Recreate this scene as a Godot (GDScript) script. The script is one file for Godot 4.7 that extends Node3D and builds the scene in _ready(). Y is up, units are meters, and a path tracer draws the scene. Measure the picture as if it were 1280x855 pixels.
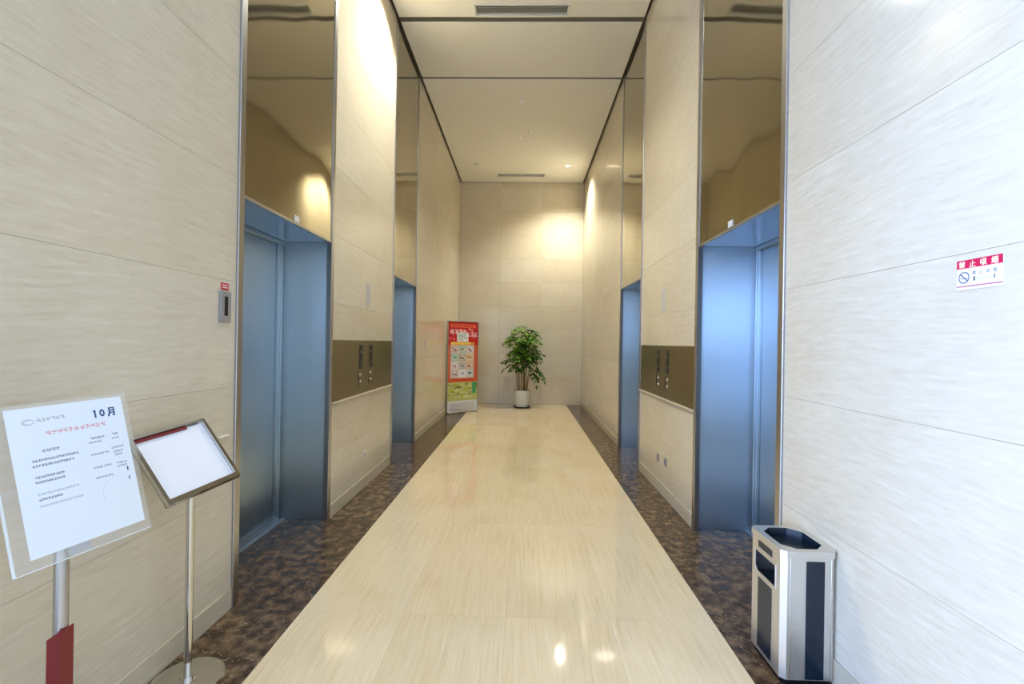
extends Node3D
# Lift lobby: travertine walls, four lift openings with bronze panels above, a cream stone strip in a dark marble floor.
# Working frame: x right, y up, z FORWARD (V() turns it into Godot's -z). The camera stands at x 0, z 0.

const WL := -1.657
const WR := 1.455
const HC := 5.588
const ZB := 12.1
const SL := -1.24
const SR := 1.089
const HD := 2.385
const TOP := 5.56
const LIFTS := [[2.715, 4.10], [5.975, 7.31]]
const ROWS := [0.12, 0.68, 1.275, 1.87, 2.465, 3.06, 3.655, 4.25, 4.845, 5.44, 5.60]

var rng := RandomNumberGenerator.new()
var M := {}
var taken := {}

# ------------------------------------------------------------------ helpers
func V(x: float, y: float, z: float) -> Vector3:
	return Vector3(x, y, -z)

func mb() -> SurfaceTool:
	var st := SurfaceTool.new()
	st.begin(Mesh.PRIMITIVE_TRIANGLES)
	return st

func vert(st: SurfaceTool, p: Vector3, n: Vector3, uv: Vector2) -> void:
	st.set_normal(n)
	st.set_uv(uv)
	st.add_vertex(p)

func tri(st: SurfaceTool, p: Array, n: Array, uv: Array) -> void:
	# front faces run clockwise: flip when the winding disagrees with the normals
	var face: Vector3 = (p[0] - p[2]).cross(p[0] - p[1])
	var order := [0, 1, 2] if face.dot(n[0] + n[1] + n[2]) >= 0.0 else [0, 2, 1]
	for k in order:
		vert(st, p[k], n[k], uv[k])

func quad(st: SurfaceTool, a: Vector3, b: Vector3, c: Vector3, d: Vector3, n: Vector3, uv: Array = [Vector2(0, 0), Vector2(1, 0), Vector2(1, 1), Vector2(0, 1)]) -> void:
	tri(st, [a, b, c], [n, n, n], [uv[0], uv[1], uv[2]])
	tri(st, [a, c, d], [n, n, n], [uv[0], uv[2], uv[3]])

func fuv(p: Vector3, ax: int, off: Vector2, sc: float, turned: bool) -> Vector2:
	var u := Vector2(-p.z, -p.y)
	if ax == 1: u = Vector2(-p.z, p.x) if not turned else Vector2(p.x, -p.z)
	elif ax == 2: u = Vector2(p.x, -p.y)
	return u * sc + off

# box with chamfered edges; texture runs along z on the sides and top, along x on the ends
func cbox(st: SurfaceTool, c: Vector3, s: Vector3, b: float = 0.0, off: Vector2 = Vector2.ZERO, sc: float = 0.5, turned: bool = false) -> void:
	var h := s * 0.5
	b = minf(b, minf(h.x, minf(h.y, h.z)) * 0.9)
	for ax in 3:
		var u := (ax + 1) % 3
		var w := (ax + 2) % 3
		for sg in [-1.0, 1.0]:
			var n := Vector3.ZERO
			n[ax] = sg
			var pts := []
			var uvs := []
			for k in [[-1, -1], [1, -1], [1, 1], [-1, 1]]:
				var p := Vector3.ZERO
				p[ax] = h[ax] * sg
				p[u] = (h[u] - b) * k[0]
				p[w] = (h[w] - b) * k[1]
				pts.append(c + p)
				uvs.append(fuv(c + p, ax, off, sc, turned))
			quad(st, pts[0], pts[1], pts[2], pts[3], n, uvs)
	if b <= 0.0:
		return
	for ax in 3:
		var u := (ax + 1) % 3
		var w := (ax + 2) % 3
		for su in [-1.0, 1.0]:
			for sw in [-1.0, 1.0]:
				var n := Vector3.ZERO
				n[u] = su
				n[w] = sw
				n = n.normalized()
				var q := []
				for k in [[-1, 0], [1, 0], [1, 1], [-1, 1]]:
					var p := Vector3.ZERO
					p[ax] = (h[ax] - b) * k[0]
					p[u] = su * (h[u] - (b if k[1] == 1 else 0.0))
					p[w] = sw * (h[w] - (0.0 if k[1] == 1 else b))
					q.append(c + p)
				var uv := []
				for p in q:
					uv.append(fuv(p, w, off, sc, turned))
				quad(st, q[0], q[1], q[2], q[3], n, uv)
	for sx in [-1.0, 1.0]:
		for sy in [-1.0, 1.0]:
			for sz in [-1.0, 1.0]:
				var g := Vector3(sx, sy, sz)
				var n := g.normalized()
				var p := [c + Vector3(h.x, h.y - b, h.z - b) * g, c + Vector3(h.x - b, h.y, h.z - b) * g, c + Vector3(h.x - b, h.y - b, h.z) * g]
				var uv := fuv(p[0], 1, off, sc, turned)
				tri(st, p, [n, n, n], [uv, uv, uv])

# box given by its corners in the working frame (x0..x1, y0..y1, z0..z1)
func box6(st: SurfaceTool, x0: float, x1: float, y0: float, y1: float, z0: float, z1: float, b: float = 0.0, off: Vector2 = Vector2.ZERO, sc: float = 0.5, turned: bool = false) -> void:
	cbox(st, V((x0 + x1) / 2, (y0 + y1) / 2, (z0 + z1) / 2), Vector3(absf(x1 - x0), absf(y1 - y0), absf(z1 - z0)), b, off, sc, turned)

func basis_for(d: Vector3) -> Array:
	var a := d.cross(Vector3.UP if absf(d.y) < 0.95 else Vector3.RIGHT).normalized()
	return [a, a.cross(d).normalized()]

func tube(st: SurfaceTool, pts: Array, radii: Array, sides: int = 10, caps: bool = true) -> void:
	var rings := []
	var norms := []
	for i in pts.size():
		var d: Vector3 = (pts[mini(i + 1, pts.size() - 1)] - pts[maxi(i - 1, 0)]).normalized()
		var f := basis_for(d)
		var r := []
		var nn := []
		for k in sides:
			var a := TAU * k / sides
			var o: Vector3 = f[0] * cos(a) + f[1] * sin(a)
			r.append(pts[i] + o * float(radii[mini(i, radii.size() - 1)]))
			nn.append(o)
		rings.append(r)
		norms.append(nn)
	for i in pts.size() - 1:
		for k in sides:
			var j := (k + 1) % sides
			var u0 := float(k) / sides
			var u1 := float(k + 1) / sides
			tri(st, [rings[i][k], rings[i][j], rings[i + 1][j]], [norms[i][k], norms[i][j], norms[i + 1][j]], [Vector2(u0, i), Vector2(u1, i), Vector2(u1, i + 1)])
			tri(st, [rings[i][k], rings[i + 1][j], rings[i + 1][k]], [norms[i][k], norms[i + 1][j], norms[i + 1][k]], [Vector2(u0, i), Vector2(u1, i + 1), Vector2(u0, i + 1)])
	if caps:
		for e in [0, pts.size() - 1]:
			var n: Vector3 = (pts[0] - pts[1]).normalized() if e == 0 else (pts[e] - pts[e - 1]).normalized()
			for k in sides:
				tri(st, [pts[e], rings[e][k], rings[e][(k + 1) % sides]], [n, n, n], [Vector2.ZERO, Vector2.ZERO, Vector2.ZERO])

# profile: Vector2(radius, y) from bottom to top on the outside
func lathe(st: SurfaceTool, prof: Array, sides: int = 32, at: Vector3 = Vector3.ZERO) -> void:
	for i in prof.size() - 1:
		var a: Vector2 = prof[i]
		var b: Vector2 = prof[i + 1]
		var d := b - a
		var n2 := Vector2(d.y, -d.x).normalized()
		for k in sides:
			var t0 := TAU * k / sides
			var t1 := TAU * (k + 1) / sides
			var c0 := Vector3(cos(t0), 0, sin(t0))
			var c1 := Vector3(cos(t1), 0, sin(t1))
			var n0 := c0 * n2.x + Vector3.UP * n2.y
			var n1 := c1 * n2.x + Vector3.UP * n2.y
			var p := [at + c0 * a.x + Vector3.UP * a.y, at + c1 * a.x + Vector3.UP * a.y, at + c1 * b.x + Vector3.UP * b.y, at + c0 * b.x + Vector3.UP * b.y]
			if a.x > 0.0: tri(st, [p[0], p[1], p[2]], [n0, n1, n1], [Vector2.ZERO, Vector2.RIGHT, Vector2.ONE])
			if b.x > 0.0: tri(st, [p[0], p[2], p[3]], [n0, n1, n0], [Vector2.ZERO, Vector2.ONE, Vector2.DOWN])

# upright prism over a plan outline (Vector2 x, z-forward), walls and both ends
func prism(st: SurfaceTool, plan: Array, y0: float, y1: float) -> void:
	var mid := Vector2.ZERO
	for p in plan: mid += p / plan.size()
	for i in plan.size():
		var a: Vector2 = plan[i]
		var b: Vector2 = plan[(i + 1) % plan.size()]
		var n2 := Vector2(b.y - a.y, a.x - b.x).normalized()
		if n2.dot((a + b) / 2 - mid) < 0: n2 = -n2
		quad(st, V(a.x, y0, a.y), V(b.x, y0, b.y), V(b.x, y1, b.y), V(a.x, y1, a.y), V(n2.x, 0, n2.y))
	var tris := Geometry2D.triangulate_polygon(PackedVector2Array(plan))
	for i in range(0, tris.size(), 3):
		for e in [[y0, Vector3.DOWN], [y1, Vector3.UP]]:
			var p := []
			for k in 3: p.append(V(plan[tris[i + k]].x, e[0], plan[tris[i + k]].y))
			tri(st, p, [e[1], e[1], e[1]], [Vector2.ZERO, Vector2.ZERO, Vector2.ZERO])

# a flat outline given thickness between two offsets
func prism3(st: SurfaceTool, p: Array, o0: Vector3, o1: Vector3) -> void:
	var n := (o1 - o0).normalized()
	var mid := Vector3.ZERO
	for q in p: mid += q / p.size()
	for i in range(1, p.size() - 1):
		var z := Vector2.ZERO
		tri(st, [p[0] + o1, p[i] + o1, p[i + 1] + o1], [n, n, n], [z, z, z])
		tri(st, [p[0] + o0, p[i] + o0, p[i + 1] + o0], [-n, -n, -n], [z, z, z])
	for i in p.size():
		var a: Vector3 = p[i]
		var b: Vector3 = p[(i + 1) % p.size()]
		var m := (b - a).cross(n).normalized()
		if m.dot((a + b) / 2 - mid) < 0: m = -m
		quad(st, a + o0, b + o0, b + o1, a + o1, m)

func numbered(called: String, parent: Node) -> String:
	var key := str(parent.get_instance_id()) + called
	taken[key] = taken.get(key, -1) + 1
	return called if taken[key] == 0 else "%s_%03d" % [called, taken[key]]

func obj(called: String, st: SurfaceTool, m: Material, parent: Node = self) -> MeshInstance3D:
	var o := MeshInstance3D.new()
	o.name = numbered(called, parent)
	o.mesh = st.commit()
	o.material_override = m
	o.cast_shadow = GeometryInstance3D.SHADOW_CASTING_SETTING_ON
	parent.add_child(o, true)
	return o

func thing(called: String, label: String, category: String, at: Vector3 = Vector3.ZERO, turn: float = 0.0, group: String = "") -> Node3D:
	var o := Node3D.new()
	o.name = numbered(called, self)
	add_child(o, true)
	o.position = at
	o.rotation.y = turn
	return tag(o, label, category, group)

func tag(o: Node3D, label: String, category: String, group: String = "") -> Node3D:
	o.set_meta("label", label)
	o.set_meta("category", category)
	if group: o.set_meta("group", group)
	return o

func setting(called: String, label: String, category: String) -> Node3D:
	var o := thing(called, label, category)
	o.set_meta("kind", "structure")
	return o

func mat(called: String, c: Color, rough: float = 0.5, metal: float = 0.0, tex: Texture2D = null) -> StandardMaterial3D:
	var m := StandardMaterial3D.new()
	m.resource_name = called
	m.albedo_color = c
	m.roughness = rough
	m.metallic = metal
	if tex: m.albedo_texture = tex
	M[called] = m
	return m

# ------------------------------------------------------------------ textures
func noise(kind: int, freq: float, seed_: int, octaves: int = 3) -> FastNoiseLite:
	var n := FastNoiseLite.new()
	n.noise_type = kind
	n.frequency = freq
	n.seed = seed_
	n.fractal_octaves = octaves
	return n

func field(n: FastNoiseLite, w: int, h: int, tw: int, th: int) -> PackedByteArray:
	var im := n.get_seamless_image(w, h)
	im.convert(Image.FORMAT_L8)
	if w != tw or h != th: im.resize(tw, th, Image.INTERPOLATE_CUBIC)
	return im.get_data()

# banded travertine: long thin streaks along u, clouded, with short pale and dark dashes
func travertine(seed_: int, dark: Color, mid: Color, pale: Color, size: int = 1024, contrast: float = 1.0, across: int = 48, dash: int = 130) -> ImageTexture:
	var a := field(noise(FastNoiseLite.TYPE_SIMPLEX_SMOOTH, 0.075, seed_, 4), across, size, size, size)
	var b := field(noise(FastNoiseLite.TYPE_SIMPLEX_SMOOTH, 0.13, seed_ + 1, 3), dash, size, size, size)
	var cl := field(noise(FastNoiseLite.TYPE_SIMPLEX_SMOOTH, 0.012, seed_ + 2, 3), size / 4, size / 4, size, size)
	var wp := field(noise(FastNoiseLite.TYPE_SIMPLEX_SMOOTH, 0.008, seed_ + 3, 2), size / 4, size / 4, size, size)
	var out := PackedByteArray()
	out.resize(size * size * 3)
	var i := 0
	for y in size:
		for x in size:
			var w: int = wp[i]
			var row: int = (y + (w - 128) / 13 + size) % size
			var k := row * size + x
			var t := (a[k] / 255.0 - 0.5) * 0.6 + (cl[i] / 255.0 - 0.5) * 0.5
			var d := b[k] / 255.0 - 0.5
			t += d * 0.5
			if absf(d) > 0.17: t += signf(d) * (absf(d) - 0.17) * 1.6
			t = clampf(t * contrast, -1.0, 1.0)
			var c := mid.lerp(pale, t) if t > 0.0 else mid.lerp(dark, -t)
			out[i * 3] = int(c.r * 255.0)
			out[i * 3 + 1] = int(c.g * 255.0)
			out[i * 3 + 2] = int(c.b * 255.0)
			i += 1
	var im := Image.create_from_data(size, size, false, Image.FORMAT_RGB8, out)
	im.generate_mipmaps()
	return ImageTexture.create_from_image(im)

# dark brown marble broken up by pale threads
func dark_marble(seed_: int, size: int = 1024) -> ImageTexture:
	var na := noise(FastNoiseLite.TYPE_SIMPLEX_SMOOTH, 0.009, seed_, 4)
	na.fractal_type = FastNoiseLite.FRACTAL_RIDGED
	var nb := noise(FastNoiseLite.TYPE_SIMPLEX_SMOOTH, 0.034, seed_ + 5, 4)
	nb.fractal_type = FastNoiseLite.FRACTAL_RIDGED
	var a := field(na, size, size, size, size)
	var b := field(nb, size, size, size, size)
	var cl := field(noise(FastNoiseLite.TYPE_SIMPLEX_SMOOTH, 0.012, seed_ + 9, 5), size, size, size, size)
	var out := PackedByteArray()
	out.resize(size * size * 3)
	var c0 := Color8(60, 46, 35)
	var c1 := Color8(126, 102, 77)
	var vein := Color8(192, 174, 146)
	for i in size * size:
		var t := clampf((cl[i] / 255.0 - 0.25) * 1.6, 0.0, 1.0)
		var c := c0.lerp(c1, t)
		var v := clampf((a[i] - 204) / 44.0, 0.0, 1.0) * 0.85
		v = maxf(v, clampf((b[i] - 190) / 54.0, 0.0, 1.0) * (0.22 + 0.5 * t))
		c = c.lerp(vein, clampf(v, 0.0, 1.0))
		out[i * 3] = int(c.r * 255.0)
		out[i * 3 + 1] = int(c.g * 255.0)
		out[i * 3 + 2] = int(c.b * 255.0)
	var im := Image.create_from_data(size, size, false, Image.FORMAT_RGB8, out)
	im.generate_mipmaps()
	return ImageTexture.create_from_image(im)

func dab(im: Image, p: Vector2, r: float, c: Color) -> void:
	im.fill_rect(Rect2i(int(p.x - r), int(p.y - r), maxi(1, int(round(r * 2))), maxi(1, int(round(r * 2)))), c)

func pen(im: Image, a: Vector2, b: Vector2, w: float, c: Color) -> void:
	var n := int(a.distance_to(b)) + 1
	for i in n + 1:
		dab(im, a.lerp(b, float(i) / n), w * 0.5, c)

func ring(im: Image, p: Vector2, r: float, w: float, c: Color) -> void:
	for i in 96:
		dab(im, p + Vector2.from_angle(TAU * i / 96.0) * r, w * 0.5, c)

func disc(im: Image, p: Vector2, rx: float, ry: float, c: Color) -> void:
	for y in range(int(-ry), int(ry) + 1):
		var w := rx * sqrt(maxf(0.0, 1.0 - y * y / (ry * ry)))
		im.fill_rect(Rect2i(int(p.x - w), int(p.y + y), maxi(1, int(w * 2)), 1), c)

# strokes: lists of x0,y0,x1,y1 on a 10 x 10 square
func glyph(im: Image, at: Vector2, size: float, strokes: Array, w: float, c: Color) -> void:
	for s in strokes:
		pen(im, at + Vector2(s[0], s[1]) * size / 10.0, at + Vector2(s[2], s[3]) * size / 10.0, w, c)

const MOON := [[3, 0.5, 3, 6.5], [3, 6.5, 1.6, 10], [3, 0.5, 8, 0.5], [8, 0.5, 8, 9.6], [8, 9.6, 6.6, 9.2], [3, 3.5, 8, 3.5], [3, 6.3, 8, 6.3]]
const FORBID := [[0.5, 1.8, 4.5, 1.8], [2.5, 0.3, 2.5, 4.6], [2.5, 2, 0.5, 4.2], [2.5, 2, 4.4, 4], [5.5, 1.8, 9.5, 1.8], [7.5, 0.3, 7.5, 4.6], [7.5, 2, 5.6, 4.2], [7.5, 2, 9.5, 4.2], [2, 5.5, 8, 5.5], [0.5, 7, 9.5, 7], [5, 7, 5, 10], [3, 8, 1.6, 9.6], [7, 8, 8.4, 9.6]]
const STOP := [[5, 0.5, 5, 9.5], [5, 4.6, 8.5, 4.6], [2.2, 4, 2.2, 9.5], [0.5, 9.5, 9.5, 9.5]]
const BREATHE := [[0.5, 2, 0.5, 7], [0.5, 2, 3, 2], [3, 2, 3, 7], [0.5, 7, 3, 7], [4, 1, 8.6, 1], [5.6, 1, 5.2, 5], [5.2, 5, 3.6, 9.6], [8.6, 1, 7.8, 4], [7.8, 4, 9, 4], [9, 4, 5, 9.6], [5.8, 4, 9.6, 9.6]]
const SMOKE := [[1, 2.6, 0.6, 5], [3.4, 2.4, 2.8, 4.4], [2.1, 0.5, 2.1, 5], [2.1, 5, 0.5, 9.6], [2.3, 6, 3.7, 8.6], [4.6, 1, 9.4, 1], [4.6, 1, 4.6, 9.5], [9.4, 1, 9.4, 9.5], [4.6, 9.5, 9.4, 9.5], [5.4, 4, 8.7, 4], [7, 2, 7, 4], [7, 4, 5.5, 8], [7, 4, 8.6, 8]]

# a row of small unreadable printed characters
func scribble(im: Image, at: Vector2, n: int, size: float, w: float, c: Color) -> void:
	for k in n:
		var o := at + Vector2(k * size * 1.12, 0)
		for s in 4:
			if rng.randf() < 0.5: pen(im, o + Vector2(0, rng.randf() * size), o + Vector2(size * 0.9, rng.randf() * size * 0.2 + size * s / 4.0), w, c)
			else: pen(im, o + Vector2(size * rng.randf() * 0.9, 0), o + Vector2(size * rng.randf() * 0.9, size), w, c)

func print_menu() -> ImageTexture:
	var im := Image.create(512, 724, false, Image.FORMAT_RGB8)
	im.fill(Color8(232, 238, 244))
	var g := Color8(170, 176, 184)
	disc(im, Vector2(84, 72), 26, 16, Color8(198, 205, 212))
	disc(im, Vector2(88, 72), 18, 9, Color8(232, 238, 244))
	scribble(im, Vector2(118, 58), 6, 18, 2, g)
	var blue := Color8(28, 70, 120)
	pen(im, Vector2(372, 62), Vector2(372, 98), 8, blue)
	pen(im, Vector2(366, 68), Vector2(372, 62), 5, blue)
	for k in 24:
		dab(im, Vector2(406, 80) + Vector2(cos(TAU * k / 24.0) * 9, sin(TAU * k / 24.0) * 16), 3.4, blue)
	glyph(im, Vector2(428, 56), 46, MOON, 6.5, blue)
	scribble(im, Vector2(146, 130), 11, 22, 2.4, Color8(216, 128, 142))
	var t := Color8(120, 130, 148)
	scribble(im, Vector2(118, 218), 5, 13, 2, t)
	scribble(im, Vector2(330, 204), 5, 12, 2, t)
	scribble(im, Vector2(438, 200), 2, 12, 2, t)
	for r in [[70, 262, 16, 1], [70, 288, 14, 1], [70, 344, 10, 1], [70, 368, 10, 1], [70, 428, 14, 0], [70, 454, 8, 1], [70, 486, 15, 0]]:
		scribble(im, Vector2(r[0], r[1]), r[2], 11.0, 1.4 + r[3] * 0.5, t if r[3] else Color8(136, 145, 160))
	for r in [[318, 226, 5], [318, 292, 7], [318, 364, 7], [318, 420, 7], [430, 224, 3], [420, 276, 5], [424, 300, 4], [430, 318, 3], [430, 366, 4], [430, 384, 4]]:
		scribble(im, Vector2(r[0], r[1]), r[2], 11, 1.6, Color8(158, 166, 178))
	for k in 14:
		var a := PI * (0.9 + k * 0.045)
		pen(im, Vector2(420, 520) + Vector2(cos(a), sin(a)) * 80, Vector2(420, 520) + Vector2(cos(a + 0.05), sin(a + 0.05)) * 82, 2, Color8(190, 198, 208))
	im.fill_rect(Rect2i(474, 402, 7, 22), blue)
	im.fill_rect(Rect2i(474, 456, 6, 20), Color8(52, 92, 132))
	im.generate_mipmaps()
	return ImageTexture.create_from_image(im)

func print_ban() -> ImageTexture:
	var im := Image.create(512, 320, false, Image.FORMAT_RGB8)
	im.fill(Color8(244, 244, 246))
	var red := Color8(214, 22, 84)
	im.fill_rect(Rect2i(0, 0, 512, 92), red)
	var gl := [FORBID, STOP, BREATHE, SMOKE]
	for k in 4: glyph(im, Vector2(28 + k * 122, 12), 70, gl[k], 9, Color8(250, 238, 196))
	var g := Color8(120, 118, 140)
	ring(im, Vector2(88, 190), 58, 12, g)
	pen(im, Vector2(46, 150), Vector2(130, 230), 12, g)
	pen(im, Vector2(52, 200), Vector2(126, 200), 11, Color8(150, 148, 166))
	for k in 4: glyph(im, Vector2(184 + k * 76, 128), 42, gl[k], 5, Color8(150, 150, 160))
	im.fill_rect(Rect2i(196, 188, 22, 46), Color8(96, 96, 108))
	im.fill_rect(Rect2i(222, 206, 196, 22), Color8(222, 222, 230))
	im.fill_rect(Rect2i(420, 188, 14, 46), Color8(120, 118, 128))
	im.fill_rect(Rect2i(0, 278, 512, 14), Color8(198, 110, 140))
	im.generate_mipmaps()
	return ImageTexture.create_from_image(im)

func print_poster() -> ImageTexture:
	var w := 512
	var h := 1280
	var im := Image.create(w, h, false, Image.FORMAT_RGB8)
	im.fill(Color8(206, 96, 66))
	im.fill_rect(Rect2i(0, 0, w, 330), Color8(196, 30, 36))
	im.fill_rect(Rect2i(40, 30, 430, 50), Color8(238, 108, 72))
	scribble(im, Vector2(60, 36), 10, 34, 5, Color8(206, 52, 40))
	for k in 40:
		disc(im, Vector2(rng.randf_range(30, 480), rng.randf_range(96, 260)), rng.randf_range(8, 26), rng.randf_range(6, 20), [Color8(232, 120, 128), Color8(214, 60, 80), Color8(240, 178, 168), Color8(168, 18, 34)][k % 4])
	scribble(im, Vector2(46, 110), 4, 60, 9, Color8(246, 210, 214))
	scribble(im, Vector2(330, 150), 3, 56, 8, Color8(240, 178, 190))
	im.fill_rect(Rect2i(146, 150, 196, 132), Color8(238, 236, 240))
	for k in 4: im.fill_rect(Rect2i(166, 166 + k * 28, [150, 120, 160, 90][k], 12), [Color8(120, 170, 176), Color8(90, 150, 150), Color8(140, 160, 180), Color8(160, 190, 160)][k])
	im.fill_rect(Rect2i(40, 286, 410, 40), Color8(226, 150, 60))
	scribble(im, Vector2(50, 290), 9, 34, 7, Color8(250, 222, 110))
	im.fill_rect(Rect2i(44, 330, 400, 470), Color8(226, 206, 198))
	var tones := [Color8(206, 190, 186), Color8(176, 196, 180), Color8(214, 202, 206), Color8(170, 196, 182), Color8(190, 176, 160), Color8(222, 196, 158), Color8(220, 208, 214), Color8(186, 182, 190), Color8(212, 180, 160), Color8(200, 188, 196), Color8(222, 222, 230), Color8(196, 206, 210)]
	var blobs := [Color8(150, 70, 66), Color8(96, 116, 84), Color8(92, 62, 74), Color8(30, 128, 96), Color8(70, 78, 56), Color8(150, 104, 60), Color8(170, 140, 146), Color8(120, 108, 118), Color8(128, 72, 46), Color8(112, 70, 66), Color8(150, 130, 190), Color8(80, 90, 96)]
	for r in 4:
		for c in 3:
			var k := r * 3 + c
			var o := Vector2(50 + c * 132, 338 + r * 115)
			im.fill_rect(Rect2i(int(o.x), int(o.y), 124, 107), tones[k])
			disc(im, o + Vector2(62, 56), 44, 34, tones[k].lightened(0.35))
			for d in 5: disc(im, o + Vector2(rng.randf_range(34, 90), rng.randf_range(36, 76)), rng.randf_range(9, 20), rng.randf_range(7, 15), blobs[k].lerp(tones[k], rng.randf() * 0.5))
	im.fill_rect(Rect2i(40, 800, 430, 58), Color8(214, 98, 52))
	scribble(im, Vector2(60, 808), 10, 34, 5, Color8(176, 58, 40))
	im.fill_rect(Rect2i(0, 860, w, 264), Color8(188, 192, 118))
	for k in 46:
		disc(im, Vector2(rng.randf_range(0, w), rng.randf_range(872, 1100)), rng.randf_range(16, 60), rng.randf_range(8, 22), [Color8(206, 210, 142), Color8(168, 178, 78), Color8(214, 214, 170), Color8(120, 128, 60), Color8(180, 196, 60)][k % 5])
	for k in 9: disc(im, Vector2(rng.randf_range(20, 480), rng.randf_range(890, 1060)), rng.randf_range(8, 20), 7, Color8(72, 74, 44))
	im.fill_rect(Rect2i(420, 864, 70, 160), Color8(64, 160, 108))
	im.fill_rect(Rect2i(0, 1124, w, 156), Color8(216, 218, 220))
	im.generate_mipmaps()
	return ImageTexture.create_from_image(im)

# ------------------------------------------------------------------ scene
func _ready() -> void:
	rng.seed = 20
	# camera
	var cam := Camera3D.new()
	cam.name = "camera"
	cam.fov = rad_to_deg(2.0 * atan(427.5 / 600.0))
	cam.near = 0.05
	cam.far = 200.0
	cam.position = Vector3(0, 1.55, 0)
	cam.rotation = Vector3(0.0012, 0.0245, 0.0164)
	add_child(cam)
	cam.current = true
	# sky and exposure
	var env := Environment.new()
	env.background_mode = Environment.BG_SKY
	var sky := Sky.new()
	var psm := ProceduralSkyMaterial.new()
	psm.sky_top_color = Color(0.55, 0.72, 0.95)
	psm.sky_horizon_color = Color(0.82, 0.9, 1.0)
	psm.ground_horizon_color = Color(0.7, 0.74, 0.78)
	psm.ground_bottom_color = Color(0.4, 0.42, 0.44)
	psm.sun_angle_max = 1.0
	psm.sky_energy_multiplier = 1.2
	sky.sky_material = psm
	env.sky = sky
	env.tonemap_mode = Environment.TONE_MAPPER_LINEAR
	env.tonemap_exposure = 2.45
	env.sdfgi_enabled = true
	env.ssao_enabled = true
	env.ssil_enabled = true
	var we := WorldEnvironment.new()
	we.name = "environment"
	we.environment = env
	add_child(we)
	# daylight of the glazed fronts behind the camera: as large as their glass, just inside it
	daylight(V(-5.80, 2.50, -2.45), Vector2(5.9, 1.9), Vector3(1, 0, 0), 3.0)
	daylight(V(-5.80, 0.52, -2.45), Vector2(5.9, 0.64), Vector3(1, 0, 0), 3.3)
	daylight(V(-2.8, 2.5, -5.80), Vector2(5.2, 2.0), V(0, 0, 1), 0.4)
	materials()
	build_floor()
	build_walls()
	build_ceiling()
	build_front_hall()
	for s in [-1, 1]:
		for k in 2: build_lift(s, k)
	build_wall_fittings()
	build_ceiling_fittings()
	build_menu_stand()
	build_notice_stand()
	build_bin()
	build_poster()
	build_plant()

func daylight(at: Vector3, size: Vector2, towards: Vector3, energy: float) -> void:
	var l := AreaLight3D.new()
	l.name = numbered("window_daylight", self)
	l.area_size = size
	l.area_normalize_energy = false
	l.light_color = Color(0.64, 0.765, 1.0)
	l.light_energy = energy
	l.shadow_enabled = true
	l.area_range = 40.0
	l.area_attenuation = 2.0
	l.position = at
	add_child(l)
	l.look_at_from_position(at, at + towards, Vector3.UP)

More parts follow.
